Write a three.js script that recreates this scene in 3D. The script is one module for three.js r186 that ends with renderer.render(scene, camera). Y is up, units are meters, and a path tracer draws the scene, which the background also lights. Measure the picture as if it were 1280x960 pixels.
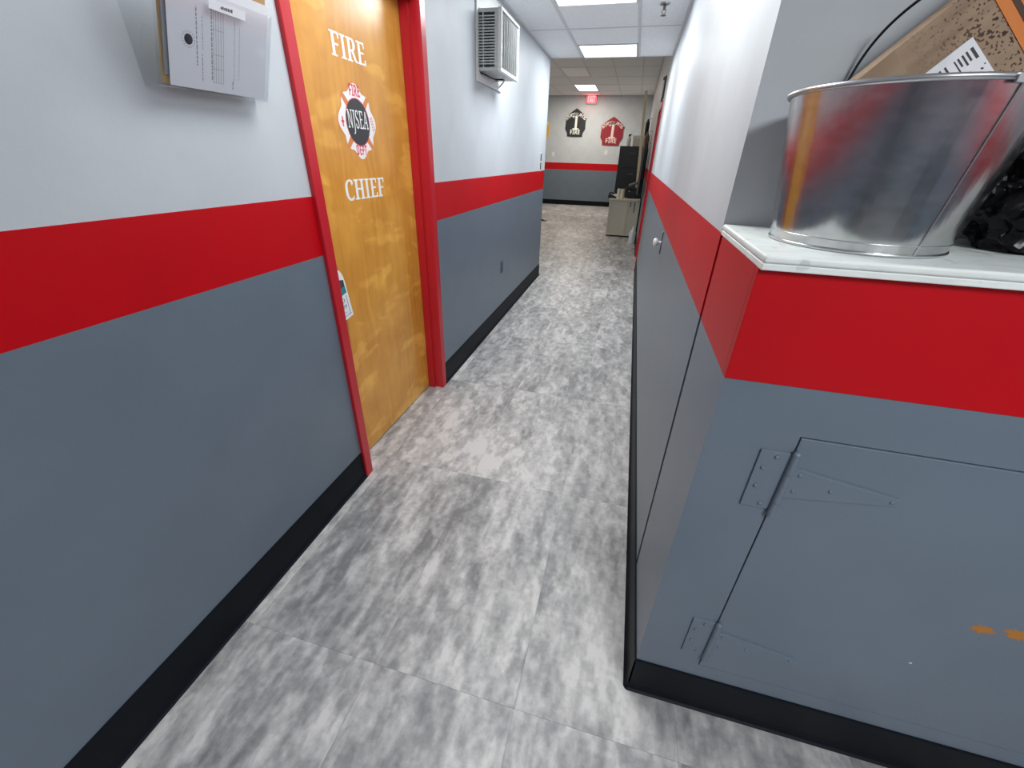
import * as THREE from 'three';
import { RoundedBoxGeometry } from 'three/addons/geometries/RoundedBoxGeometry.js';
import { mergeGeometries, toCreasedNormals, mergeVertices } from 'three/addons/utils/BufferGeometryUtils.js';
import { FontLoader } from 'three/addons/loaders/FontLoader.js';
import { RectAreaLightUniformsLib } from 'three/addons/lights/RectAreaLightUniformsLib.js';

// ---------------------------------------------------------------- camera, light, exposure
RectAreaLightUniformsLib.init();
const scene = new THREE.Scene();
scene.background = new THREE.Color(0x000000);
const camera = new THREE.PerspectiveCamera(86.07, 4 / 3, 0.02, 60);
camera.rotation.order = 'YXZ';
camera.rotation.set(-0.5056, 0.2462, 0.0299);
camera.position.set(0, 1.464, 0);
scene.add(camera);
const renderer = new THREE.WebGLRenderer();
renderer.toneMapping = THREE.LinearToneMapping;
renderer.toneMappingExposure = 2.45;
renderer.shadowMap.enabled = true;
const COOL = new THREE.Color().setRGB(0.93, 0.985, 1.0), WARM = new THREE.Color().setRGB(1.0, 0.93, 0.79);
// ceiling fittings: [centre x, ceiling y, centre z, size x, size z, colour, radiance]
const FITTINGS = [
  { x: -0.445, y: 2.442, z: -3.675, w: 0.61, d: 0.61, c: COOL, i: 10, label: 'square ceiling light panel over the corridor beside the sprinkler head' },
  { x: -0.445, y: 2.442, z: -5.485, w: 0.61, d: 0.61, c: COOL, i: 10.5, label: 'square ceiling light panel at the far edge of the low ceiling' },
  { x: -0.445, y: 2.442, z: -1.55, w: 0.61, d: 0.61, c: COOL, i: 7.5, label: 'square ceiling light panel above the wooden door' },
  { x: 0.985, y: 2.442, z: 1.0, w: 0.61, d: 1.22, c: COOL, i: 10.8, label: 'long ceiling light panel above the space in front of the gray cabinet' },
  { x: -1.68, y: 3.218, z: -14.4, w: 0.61, d: 1.22, c: WARM, i: 13.5, label: 'lit long ceiling light panel before the exit sign' },
  { x: -3.51, y: 3.218, z: -9.52, w: 0.61, d: 1.22, c: WARM, i: 13.5, label: 'long ceiling light panel in the far room behind the corridor wall' },
];

// ---------------------------------------------------------------- constants read from the photograph
const L = -1.114, R = 0.219, C = 2.442, C2 = 3.218, ZC = -5.78, ZS = -1.123, ZF = -0.764, ZW = -15.97;
const S1 = 1.318, S2 = 1.11, BB = 0.153, BACK = 2.7, SIDE = 2.2, FARL = -5.2;

// ---------------------------------------------------------------- random and noise
function rng(seed) { let s = seed >>> 0; return () => { s = (s + 0x6D2B79F5) >>> 0; let t = Math.imul(s ^ (s >>> 15), 1 | s); t = (t + Math.imul(t ^ (t >>> 7), 61 | t)) ^ t; return ((t ^ (t >>> 14)) >>> 0) / 4294967296; }; }
function hash(x, y, s) { let h = Math.imul(x, 374761393) ^ Math.imul(y, 668265263) ^ Math.imul(s, 1274126177); h = Math.imul(h ^ (h >>> 13), 1274126177); return ((h ^ (h >>> 16)) >>> 0) / 4294967296; }
function vnoise(x, y, px, py, s) {          // value noise, repeats after px by py cells
  const xi = Math.floor(x), yi = Math.floor(y), fx = x - xi, fy = y - yi, u = fx * fx * (3 - 2 * fx), v = fy * fy * (3 - 2 * fy);
  const x0 = ((xi % px) + px) % px, x1 = (x0 + 1) % px, y0 = ((yi % py) + py) % py, y1 = (y0 + 1) % py;
  const a = hash(x0, y0, s), b = hash(x1, y0, s), c = hash(x0, y1, s), d = hash(x1, y1, s);
  return a + (b - a) * u + (c - a) * v + (a - b - c + d) * u * v;
}
function fbm(u, v, px, py, oct, s) { let r = 0, a = 0.5, t = 0; for (let o = 0; o < oct; o++) { r += a * vnoise(u * px, v * py, px, py, s + o * 17); t += a; a *= 0.5; px *= 2; py *= 2; } return r / t; }
const clamp = (x, a = 0, b = 1) => Math.min(b, Math.max(a, x));
const sstep = (a, b, x) => { const t = clamp((x - a) / (b - a)); return t * t * (3 - 2 * t); };
function tex(w, h, f, srgb = true) {
  const d = new Uint8Array(w * h * 4);
  for (let j = 0; j < h; j++) for (let i = 0; i < w; i++) { const c = f(i / w, j / h, i, j), k = (j * w + i) * 4; d[k] = clamp(c[0], 0, 255); d[k + 1] = clamp(c[1], 0, 255); d[k + 2] = clamp(c[2], 0, 255); d[k + 3] = 255; }
  const t = new THREE.DataTexture(d, w, h); t.wrapS = t.wrapT = THREE.RepeatWrapping; t.magFilter = THREE.LinearFilter; t.minFilter = THREE.LinearMipmapLinearFilter; t.generateMipmaps = true;
  if (srgb) t.colorSpace = THREE.SRGBColorSpace; t.needsUpdate = true; return t;
}
const grey = g => [g, g, g];
const mixc = (a, b, t) => [a[0] + (b[0] - a[0]) * t, a[1] + (b[1] - a[1]) * t, a[2] + (b[2] - a[2]) * t];

// ---------------------------------------------------------------- textures
// vinyl floor tile, concrete look, streaks run along v; covers 1.89 m x 3.78 m
const floorMap = tex(1024, 2048, (u, v, i, j) => {
  const wu = u + 0.010 * (fbm(u, v, 8, 20, 3, 91) - 0.5), wv = v + 0.012 * (fbm(u, v, 14, 18, 3, 93) - 0.5);
  const a = fbm(wu, wv, 7, 7, 4, 1), b = fbm(wu, wv, 30, 18, 4, 5), c = fbm(wu, wv, 76, 76, 4, 9), s = fbm(u, v, 130, 26, 3, 13), g = hash(i, j, 3), h = fbm(u, v, 110, 300, 2, 23);
  let t = 0.56 + 0.62 * (a - 0.5) + 0.85 * (b - 0.5) + 0.95 * (c - 0.5) + 0.18 * (s - 0.5) + 0.30 * (h - 0.5) + 0.12 * (g - 0.5);
  t -= 0.20 * sstep(0.60, 0.68, fbm(wu, wv, 26, 18, 5, 31));
  t += 0.15 * sstep(0.60, 0.68, fbm(wu, wv, 30, 24, 5, 37));
  const sp = vnoise(u * 230, v * 460, 230, 460, 41) > 0.985 ? 0.16 : 0;
  t = clamp(t - sp);
  return mixc([128, 128, 129], [217, 214, 211], t);
});
const floorBump = tex(512, 512, (u, v, i, j) => grey(128 + 90 * (fbm(u, v, 40, 40, 3, 7) - 0.5) + 30 * (hash(i, j, 8) - 0.5)), false);
const paintBump = tex(512, 512, (u, v, i, j) => grey(128 + 150 * (fbm(u, v, 60, 60, 3, 51) - 0.5) + 60 * (fbm(u, v, 9, 9, 3, 57) - 0.5)), false);
const paintTone = tex(512, 512, (u, v, i, j) => grey(246 + 12 * (fbm(u, v, 4, 4, 5, 61) - 0.5) + 5 * (hash(i, j, 62) - 0.5)), true);
// honey birch veneer: covers 1 m x 2.1 m
const woodMap = tex(512, 1024, (u, v, i, j) => {
  const w = fbm(u, v, 3, 4, 4, 71) - 0.5, x = u + 0.10 * w, y = v + 0.06 * (fbm(u, v, 4, 6, 3, 73) - 0.5);
  const fl = fbm(x, y, 7, 16, 4, 75), st = fbm(x + 0.05 * fl, v, 48, 3, 3, 77), fine = fbm(u, v, 200, 20, 2, 79), band = fbm(x, y, 4, 3, 3, 81);
  const flame = sstep(0.56, 0.72, fbm(x + 0.2 * fl, y, 5, 26, 3, 83));
  const t = clamp(0.5 + 0.6 * (fl - 0.5) + 0.3 * (st - 0.5) + 0.14 * (fine - 0.5) + 0.45 * (band - 0.5) + 0.32 * flame);
  return mixc([184, 121, 42], [238, 183, 92], t);
});
const tileMap = tex(512, 512, (u, v, i, j) => { const f = fbm(u, v, 30, 30, 3, 101); const pit = vnoise(u * 140, v * 140, 140, 140, 103) > 0.9 ? 14 : 0; return grey(245 + 10 * (f - 0.5) - pit); });
const tileBump = tex(512, 512, (u, v) => grey(150 + 60 * (fbm(u, v, 40, 40, 3, 105) - 0.5) - (vnoise(u * 140, v * 140, 140, 140, 103) > 0.9 ? 70 : 0)), false);
const galvMap = tex(512, 512, (u, v, i, j) => { const s = vnoise(u * 60 + 3 * vnoise(u * 20, v * 20, 20, 20, 121), v * 60, 60, 60, 123), b = fbm(u, v, 8, 8, 4, 125); return grey(190 + 14 * (s - 0.5) + 22 * (b - 0.5)); });
const galvRough = tex(512, 512, (u, v, i, j) => { const b = fbm(u, v, 10, 10, 4, 131), s = vnoise(u * 60, v * 60, 60, 60, 133), f = fbm(u, v, 60, 90, 2, 137); return grey(54 + 22 * (b - 0.5) + 8 * (s - 0.5) + 10 * (f - 0.5)); }, false);
const galvBump = tex(512, 512, (u, v) => grey(128 + 110 * (fbm(u, v, 5, 4, 3, 141) - 0.5) + 20 * (vnoise(u * 60, v * 60, 60, 60, 143) - 0.5)), false);
const capMap = tex(512, 512, (u, v) => { const a = fbm(u, v, 12, 30, 4, 151), d = sstep(0.66, 0.78, fbm(u, v, 20, 20, 4, 153)); return mixc([233, 237, 234], [165, 167, 163], clamp(0.35 * (a - 0.35) + 0.35 * d)); });
// worn carton: 0.45 m x 0.45 m, dark specks toward one side
const cartonMap = tex(512, 512, (u, v) => {
  const a = fbm(u, v, 5, 40, 4, 161), m = fbm(u, v, 6, 6, 4, 163), near = sstep(0.22, 0.5, u) * sstep(0.95, 0.35, v);
  const sp = sstep(0.60, 0.68, vnoise(u * 200 + 2 * m, v * 150, 200, 150, 165) * (0.5 + 0.75 * fbm(u, v, 14, 10, 3, 167))) * near;
  let c = mixc([150, 125, 102], [184, 157, 131], clamp(0.5 + 0.8 * (a - 0.5) + 0.7 * (m - 0.5)));
  return mixc(c, [62, 42, 34], sp);
});

// ---------------------------------------------------------------- materials
const lin = (r, g, b) => new THREE.Color().setRGB(r, g, b);
const std = (color, roughness, extra = {}) => new THREE.MeshPhysicalMaterial({ color, roughness, metalness: 0, ...extra });
const paint = (c, r = 0.42, specularIntensity = 1) => std(c, r, { specularIntensity, map: paintTone, bumpMap: paintBump, bumpScale: 0.00025 });
const M = {
  white: paint(lin(0.56, 0.595, 0.635), 0.52),
  red: paint(lin(0.54, 0.0006, 0.006), 0.42, 0.6),
  gray: paint(lin(0.150, 0.190, 0.238), 0.34),
  floor: std(lin(0.88, 0.88, 0.885), 0.42, { map: floorMap, bumpMap: floorBump, bumpScale: 0.00025 }),
  joint: std(lin(0.2, 0.2, 0.2), 0.9),
  base: std(lin(0.006, 0.008, 0.012), 0.5, { specularIntensity: 0.22 }),
  frameRed: std(lin(0.50, 0.012, 0.022), 0.28, { bumpMap: paintBump, bumpScale: 0.0001 }),
  wood: std(lin(1, 0.95, 0.82), 0.26, { map: woodMap }),
  tile: std(lin(0.97, 0.985, 1.0), 0.9, { map: tileMap, bumpMap: tileBump, bumpScale: 0.0006 }),
  grid: std(lin(0.68, 0.69, 0.71), 0.5),
  plenum: std(lin(0.3, 0.3, 0.3), 0.9),
  vinylWhite: std(lin(0.86, 0.86, 0.84), 0.4),
  emWhite: std(lin(0.84, 0.82, 0.82), 0.35), emRed: std(lin(0.62, 0.03, 0.06), 0.4), emOrange: std(lin(0.66, 0.22, 0.06), 0.4), emBlack: std(lin(0.025, 0.03, 0.035), 0.45),
  plasticWhite: std(lin(0.74, 0.75, 0.74), 0.35),
  acBody: std(lin(0.50, 0.53, 0.53), 0.4), acFoil: std(lin(0.7, 0.72, 0.72), 0.4, { metalness: 0.35, map: galvMap, bumpMap: galvBump, bumpScale: 0.012 }),
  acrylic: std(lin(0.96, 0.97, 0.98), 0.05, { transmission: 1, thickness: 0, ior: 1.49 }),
  paper: std(lin(0.88, 0.88, 0.92), 0.75), manila: std(lin(0.56, 0.36, 0.17), 0.7), clip: std(lin(0.32, 0.33, 0.35), 0.4),
  galv: std(lin(1, 1, 1), 1.0, { metalness: 1, map: galvMap, roughnessMap: galvRough }),
  galvBright: std(lin(0.62, 0.63, 0.64), 0.28, { metalness: 1 }),
  wire: std(lin(0.02, 0.022, 0.026), 0.4, { metalness: 0.4 }),
  carton: std(lin(0.92, 0.92, 0.92), 0.8, { map: cartonMap }),
  cartonEdge: std(lin(0.36, 0.24, 0.14), 0.85),
  orange: std(lin(0.72, 0.2, 0.02), 0.6), inkBrown: std(lin(0.08, 0.035, 0.02), 0.7), inkBlack: std(lin(0.03, 0.03, 0.035), 0.6),
  blackPlastic: std(lin(0.004, 0.004, 0.005), 0.22, { specularIntensity: 0.45 }),
  blackMatte: std(lin(0.014, 0.015, 0.017), 0.5),
  cap: std(lin(1, 1.0, 1.0), 0.45, { map: capMap }),
  rawWood: std(lin(0.42, 0.17, 0.03), 0.8),
  beige: std(lin(0.68, 0.63, 0.52), 0.5), cream: std(lin(0.78, 0.70, 0.50), 0.5),
  cabinetBlack: std(lin(0.008, 0.009, 0.012), 0.35),
  shieldBlack: std(lin(0.012, 0.013, 0.018), 0.6), shieldRed: std(lin(0.28, 0.008, 0.022), 0.55), shieldYellow: std(lin(0.75, 0.50, 0.03), 0.45),
  letterWhite: std(lin(0.82, 0.82, 0.8), 0.5), letterPink: std(lin(0.80, 0.62, 0.60), 0.5),
  steel: std(lin(0.45, 0.45, 0.46), 0.35, { metalness: 1 }), darkSteel: std(lin(0.12, 0.12, 0.12), 0.45, { metalness: 0.8 }),
  switchGray: std(lin(0.10, 0.11, 0.12), 0.5), ceramic: std(lin(0.85, 0.86, 0.86), 0.15),
  coatA: std(lin(0.035, 0.035, 0.045), 0.9), coatB: std(lin(0.20, 0.12, 0.10), 0.9), coatC: std(lin(0.02, 0.024, 0.035), 0.85), grayFabric: std(lin(0.22, 0.22, 0.22), 0.8),
  tagPaper: std(lin(0.82, 0.84, 0.84), 0.5), tagTeal: std(lin(0.03, 0.24, 0.27), 0.5), tagDark: std(lin(0.06, 0.06, 0.07), 0.5), tagBlue: std(lin(0.12, 0.16, 0.42), 0.5), tagPink: std(lin(0.5, 0.2, 0.2), 0.5),
  exitBody: std(lin(0.3, 0.28, 0.26), 0.5),
};

// ---------------------------------------------------------------- helpers
const taken = {};
function numbered(n) { const k = taken[n] || 0; taken[n] = k + 1; return k ? n + '_' + String(k).padStart(3, '0') : n; }
function box(x0, x1, y0, y1, z0, z1, r = 0, seg = 2) {
  const a = Math.abs(x1 - x0), b = Math.abs(y1 - y0), c = Math.abs(z1 - z0);
  const g = r > 0 ? new RoundedBoxGeometry(a, b, c, seg, Math.min(r, a / 2.01, b / 2.01, c / 2.01)) : new THREE.BoxGeometry(a, b, c);
  g.translate((x0 + x1) / 2, (y0 + y1) / 2, (z0 + z1) / 2); return g;
}
function uvMetres(g, s = 1) {                // box projection, uv in metres / s
  const p = g.attributes.position, n = g.attributes.normal, uv = new Float32Array(p.count * 2);
  for (let i = 0; i < p.count; i++) {
    const ax = Math.abs(n.getX(i)), ay = Math.abs(n.getY(i)), az = Math.abs(n.getZ(i));
    let u, v; if (ax >= ay && ax >= az) { u = p.getZ(i); v = p.getY(i); } else if (ay >= az) { u = p.getX(i); v = p.getZ(i); } else { u = p.getX(i); v = p.getY(i); }
    uv[2 * i] = u / s; uv[2 * i + 1] = v / s;
  }
  g.setAttribute('uv', new THREE.BufferAttribute(uv, 2)); return g;
}
function merge(list) { return list.length === 1 ? list[0] : mergeGeometries(list.map(g => { const k = g.index ? g.toNonIndexed() : g; for (const a of Object.keys(k.attributes)) if (!['position', 'normal', 'uv'].includes(a)) k.deleteAttribute(a); return k; })); }
function mesh(name, geos, mat, parent, uvs = 0) {
  const g = merge(Array.isArray(geos) ? geos : [geos]); if (uvs) uvMetres(g, uvs);
  const m = new THREE.Mesh(g, mat); m.castShadow = m.receiveShadow = true;
  if (parent) { m.name = name; parent.add(m); } else { m.name = numbered(name); scene.add(m); }
  return m;
}
function tag(o, label, category, extra = {}) { Object.assign(o.userData, { label, category }, extra); return o; }
function group(name, label, category, pos = [0, 0, 0], extra = {}) { const g = new THREE.Group(); g.name = numbered(name); g.position.set(...pos); scene.add(g); return tag(g, label, category, extra); }
function part(name, parent, pos = [0, 0, 0]) { const g = new THREE.Group(); g.name = name; g.position.set(...pos); parent.add(g); return g; }
const STRUCT = { kind: 'structure' };
const struct = (name, label, category, pos) => group(name, label, category, pos, STRUCT);
function cyl(r0, r1, h, seg = 20) { return new THREE.CylinderGeometry(r1, r0, h, seg); }
function tube(pts, r, seg = 40, rad = 8) { return new THREE.TubeGeometry(new THREE.CatmullRomCurve3(pts.map(p => new THREE.Vector3(...p))), seg, r, rad, false); }
function poly(pts) { const s = new THREE.Shape(); pts.forEach((p, i) => i ? s.lineTo(p[0], p[1]) : s.moveTo(p[0], p[1])); s.closePath(); return s; }
function extr(shape, depth, bevel = 0, curveSegments = 12) { return new THREE.ExtrudeGeometry(shape, { depth, bevelEnabled: bevel > 0, bevelSize: bevel, bevelThickness: bevel, bevelSegments: 2, curveSegments }); }
// a flat wall run in three paint bands, each band a mesh of its own
function bands(parent, x0, x1, z0, z1, ytop, y0 = 0, mats = [M.gray, M.red, M.white]) {
  const edges = [0, S2, S1, ytop], names = ['gray_paint', 'red_stripe', 'white_paint'];
  for (let k = 0; k < 3; k++) { const a = Math.max(edges[k], y0), b = edges[k + 1]; if (b > a) mesh(names[k], box(x0, x1, a, b, z0, z1), mats[k], parent, 0.5); }
}
// vinyl cove base; profile is (distance from wall, height)
function baseProfile(h = BB) { return poly([[0, 0], [0.016, 0], [0.0155, 0.002], [0.010, 0.006], [0.0065, 0.014], [0.005, 0.028], [0.005, h - 0.004], [0.003, h], [0, h]]); }
function baseRun(normal, at, a, b, h = BB) {   // run along the wall from a to b (a < b)
  const g = extr(baseProfile(h), b - a);
  if (normal === '+x') g.translate(at, 0, a);
  if (normal === '-x') { g.rotateY(Math.PI); g.translate(at, 0, b); }
  if (normal === '+z') { g.rotateY(-Math.PI / 2); g.translate(b, 0, at); }
  if (normal === '-z') { g.rotateY(Math.PI / 2); g.translate(a, 0, at); }
  return g;
}
const fonts = { serif: await new FontLoader().loadAsync('fonts/droid/droid_serif_bold.typeface.json'), serifR: await new FontLoader().loadAsync('fonts/droid/droid_serif_regular.typeface.json'), sans: await new FontLoader().loadAsync('fonts/droid/droid_sans_bold.typeface.json') };
function glyph(ch, font, cap, depth) { const g = new THREE.ExtrudeGeometry(font.generateShapes(ch, cap / 0.714), { depth, bevelEnabled: false, curveSegments: 5 }); return g; }
function advance(ch, font, cap) { const d = font.data, k = d.glyphs[ch]; return (k ? k.ha : 500) * (cap / 0.714) / d.resolution; }
// straight word centred on (0,0) in the local xy plane, letters are parts; returns letters
function word(text, font, cap, width, depth, mat, parent, name = 'letter', z = 0, cx = 0, cy = 0) {
  let w = 0; for (const c of text) w += advance(c, font, cap);
  const k = width / w; let x = -width / 2;
  for (const c of text) { const g = glyph(c, font, cap, depth); g.scale(k, 1, 1); g.translate(cx + x, cy - cap / 2, z); mesh(name, g, mat, parent); x += advance(c, font, cap) * k; }
}
// word along an arc of radius r about (0, cy), centred on the vertical
function arcWord(text, font, cap, r, cy, span, depth, mat, parent, z) {
  const n = text.length;
  for (let i = 0; i < n; i++) { const a = (i - (n - 1) / 2) / (n - 1) * span; const g = glyph(text[i], font, cap, depth); g.computeBoundingBox(); g.translate(-(g.boundingBox.max.x + g.boundingBox.min.x) / 2, 0, 0); g.rotateZ(-a); g.translate(r * Math.sin(a), cy + r * Math.cos(a), z); mesh('letter', g, mat, parent); }
}

// ---------------------------------------------------------------- floor
{
  const f = struct('floor', 'gray streaked concrete-look vinyl tile floor', 'floor');
  mesh('subfloor', box(FARL - 0.1, SIDE + 0.1, -0.12, -0.0032, ZW - 0.15, BACK + 0.1), M.joint, f);
  const TX = 0.4725, TZ = 0.945, gap = 0.0006, rnd = rng(5), vars = [];
  for (let k = 0; k < 40; k++) {
    const g = new THREE.BoxGeometry(TX - gap, 0.0032, TZ - gap); g.translate(0, -0.0016, 0);
    const p = g.attributes.position, uv = g.attributes.uv, ou = rnd(), ov = rnd(), fl = k % 2 ? -1 : 1;
    for (let i = 0; i < p.count; i++) uv.setXY(i, ou + fl * p.getX(i) / 1.89, ov + fl * p.getZ(i) / 3.78);
    vars.push(g);
  }
  const X0 = -0.115, Z0 = -0.604;
  for (let j = -4; j <= 17; j++) for (let i = -12; i <= 5; i++) {
    const xa = X0 + i * TX, za = Z0 - (j + 1) * TZ, xb = xa + TX, zb = za + TZ;
    const inCorridor = xb > -1.3 && xa < (zb < -0.8 ? 0.25 : SIDE), inFar = za < ZC + 0.3 && xa < 0.25 && xb > FARL;
    if (!((za >= ZC - 0.5 && inCorridor && zb < BACK + 1) || inFar) || zb < ZW || za > BACK) continue;
    const m = new THREE.Mesh(vars[Math.floor(rnd() * vars.length)], M.floor); m.name = 'floor_tile'; m.position.set(xa + TX / 2, 0, za + TZ / 2); m.castShadow = m.receiveShadow = true; f.add(m);
  }
}

// ---------------------------------------------------------------- ceilings
function tiledCeiling(name, label, xs, zs, y, mat, skip) {
  const c = struct(name, label, 'ceiling');
  const x0 = xs[0], x1 = xs[xs.length - 1], z0 = zs[0], z1 = zs[zs.length - 1], bw = 0.012;
  mesh('deck', box(x0, x1, y + 0.11, y + 0.2, z0, z1), M.plenum, c);
  for (let i = 0; i + 1 < xs.length; i++) for (let j = 0; j + 1 < zs.length; j++) {
    let za = zs[j], zb = zs[j + 1]; const s = skip(xs[i], xs[i + 1], za, zb); if (s === true) continue; if (s) [za, zb] = s;
    mesh('ceiling_tile', box(xs[i] + 0.002, xs[i + 1] - 0.002, y + 0.004, y + 0.02, za + 0.002, zb - 0.002), mat, c, 0.6);
  }
  for (let i = 0; i < xs.length; i++) mesh('grid_bar', box(xs[i] - bw, xs[i] + bw, y, y + 0.03, z0, z1).translate(i === 0 ? bw : i === xs.length - 1 ? -bw : 0, 0, 0), M.grid, c);
  for (let j = 0; j < zs.length; j++) for (let i = 0; i + 1 < xs.length; i++) mesh('grid_bar', box(xs[i] + bw, xs[i + 1] - bw, y + 0.0005, y + 0.03, zs[j] - bw, zs[j] + bw).translate(0, 0, j === 0 ? bw : j === zs.length - 1 ? -bw : 0), M.grid, c);
  return c;
}
{
  const zs = [ZC, -4.60, -3.38, -2.47, -1.86, -1.24, 0.0, 1.22, BACK];
  tiledCeiling('ceiling', 'low suspended ceiling of pale tiles over the corridor', [L, -0.75, -0.14, R], zs, C, M.tile, (xa, xb, za, zb) => {
    if (xa === -0.75 && za === -4.60) return [-4.60, -3.98];
    if (xa === -0.75 && za === ZC) return [-5.18, -4.60];
    if (xa === -0.75 && za === -1.86) return true;
    return false;
  });
  tiledCeiling('ceiling', 'suspended ceiling of pale tiles over the space in front of the gray cabinet', [R + 0.002, 0.68, 1.29, 1.90, SIDE], [ZS, 0.39, 1.61, BACK], C, M.tile, (xa, xb, za) => xa === 0.68 && za === 0.39);
  const xf = []; for (let k = 0; ; k++) { const x = -1.985 - 0.61 * 5 + 0.61 * k; if (x > R - 0.1) break; xf.push(x); } xf[0] = FARL; xf.push(R);
  const zf = [ZW]; for (let z = -15.01; z < ZC - 0.2; z += 1.22) zf.push(z); zf.push(ZC - 0.12);
  tiledCeiling('ceiling', 'higher dim tiled ceiling of the far room', xf, zf, C2, M.tile, (xa, xb, za) => FITTINGS.some(f => f.y === C2 && Math.abs((xa + xb) / 2 - f.x) < 0.1 && Math.abs(za + 0.61 - f.z) < 0.15) || (Math.abs((xa + xb) / 2 + 1.68) < 0.1 && Math.abs(za + 12.57) < 0.15));
  // unlit fitting among the far tiles
  const u = group('ceiling_light', 'unlit long ceiling light panel in the dim far ceiling', 'ceiling light', [-1.68, C2, -11.96]);
  mesh('frame', [box(-0.29, -0.275, -0.002, 0.06, -0.6, 0.6), box(0.275, 0.29, -0.002, 0.06, -0.6, 0.6), box(-0.275, 0.275, -0.002, 0.06, -0.6, -0.585), box(-0.275, 0.275, -0.002, 0.06, 0.585, 0.6)], M.plasticWhite, u);
  mesh('diffuser', box(-0.275, 0.275, 0.004, 0.03, -0.585, 0.585), std(lin(0.95, 0.95, 0.95), 0.3), u);
}
for (const f of FITTINGS) {
  const g = group('ceiling_light', f.label, 'ceiling light', [f.x, f.y, f.z]);
  const w = f.w / 2 - 0.016, d = f.d / 2 - 0.016, e = 0.012;
  mesh('frame', [box(-w, -w + e, -0.002, 0.06, -d, d), box(w - e, w, -0.002, 0.06, -d, d), box(-w + e, w - e, -0.002, 0.06, -d, -d + e), box(-w + e, w - e, -0.002, 0.06, d - e, d), box(-w, w, 0.06, 0.07, -d, d)], M.plasticWhite, g);
  const glow = new THREE.MeshStandardMaterial({ color: 0xffffff, roughness: 0.6, emissive: f.c, emissiveIntensity: 1.1 });
  mesh('diffuser', box(-w + e, w - e, 0.006, 0.02, -d + e, d - e), glow, g);
  const a = new THREE.RectAreaLight(f.c, f.i, 2 * (w - e), 2 * (d - e)); a.rotation.x = -Math.PI / 2; a.position.set(0, -0.004, 0); a.castShadow = true; g.add(a);
}

// ---------------------------------------------------------------- walls
const FR0 = -1.386, FR1 = -2.418, FRTOP = 2.165;           // outer edges of the red door frame on the left wall
{
  const w = struct('wall_left', 'long corridor wall with white top, red stripe and gray lower half', 'wall');
  bands(w, L - 0.17, L, FR0 - 0.045, BACK, C + 0.1);
  bands(w, L - 0.17, L, ZC, FR1 + 0.045, C + 0.1);
  mesh('white_paint', box(L - 0.17, L, FRTOP - 0.045, C + 0.1, FR1 + 0.045, FR0 - 0.045), M.white, w, 0.5);
}
{
  const w = struct('wall_right', 'glossy corridor wall with white top, red stripe and gray lower half', 'wall');
  bands(w, R, R + 0.15, -1.3932, ZS, C + 0.1);
  mesh('core', box(R + 0.05, R + 0.15, 0, 2.4, -2.9008, -1.3932), M.gray, w, 0.5);
  mesh('white_paint', box(R, R + 0.15, 2.4, C + 0.1, -2.9008, -1.3932), M.white, w, 0.5);
  bands(w, R, R + 0.15, ZC, -2.9008, C + 0.1);
  bands(w, R, R + 0.15, -6.66, ZC, C2 + 0.1);
  bands(w, R, R + 0.15, ZW, -7.63, C2 + 0.1);
  mesh('white_paint', box(R, R + 0.15, 2.11, C2 + 0.1, -7.63, -6.66), M.white, w, 0.5);
}
{
  const w = struct('wall_alcove', 'pale gray wall standing behind the galvanized tub', 'wall');
  mesh('white_paint', box(R + 0.15, SIDE, 0, C + 0.1, ZS - 0.12, ZS), M.white, w, 0.5);
}
{
  const w = struct('wall_side', 'painted wall beside the cabinet out of the frame', 'wall');
  bands(w, SIDE, SIDE + 0.12, ZS - 0.12, BACK + 0.12, C + 0.1);
  const b = struct('wall_back', 'painted wall behind the photographer', 'wall');
  bands(b, L - 0.17, SIDE, BACK, BACK + 0.12, C + 0.1);
}
{
  const w = struct('wall_far', 'far end wall with red stripe and three helmet-shield signs', 'wall');
  bands(w, FARL, R + 0.15, ZW - 0.15, ZW, C2 + 0.1);
  const v = struct('wall_far_left', 'left wall of the far room hidden behind the corridor', 'wall');
  bands(v, FARL - 0.12, FARL, ZW - 0.15, ZC, C2 + 0.1);
  const n = struct('wall_near_far_room', 'return wall of the far room behind the corridor corner', 'wall');
  bands(n, FARL - 0.12, L - 0.17, ZC, ZC + 0.12, C2 + 0.1);
  mesh('header', box(L - 0.17, R + 0.15, C + 0.1, C2 + 0.1, ZC, ZC + 0.12), M.white, n, 0.5);
}
const bases = [
  ['baseboard_left', 'black vinyl cove base along the left corridor wall', [baseRun('+x', L, FR0 + 0.001, BACK), baseRun('+x', L, ZC, FR1 - 0.001), box(L - 0.05, L + 0.005, 0, BB, ZC - 0.005, ZC)]],
  ['baseboard_right', 'black vinyl cove base along the right corridor wall', [baseRun('-x', R, -6.655, ZS + 0.0), baseRun('-x', R, ZW, -7.64)]],
  ['baseboard_far', 'black vinyl cove base along the far end wall', [baseRun('+z', ZW, FARL, R - 0.02)]],
];
for (const [n, l, g] of bases) tag(mesh(n, g, M.base), l, 'baseboard', STRUCT);

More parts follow.
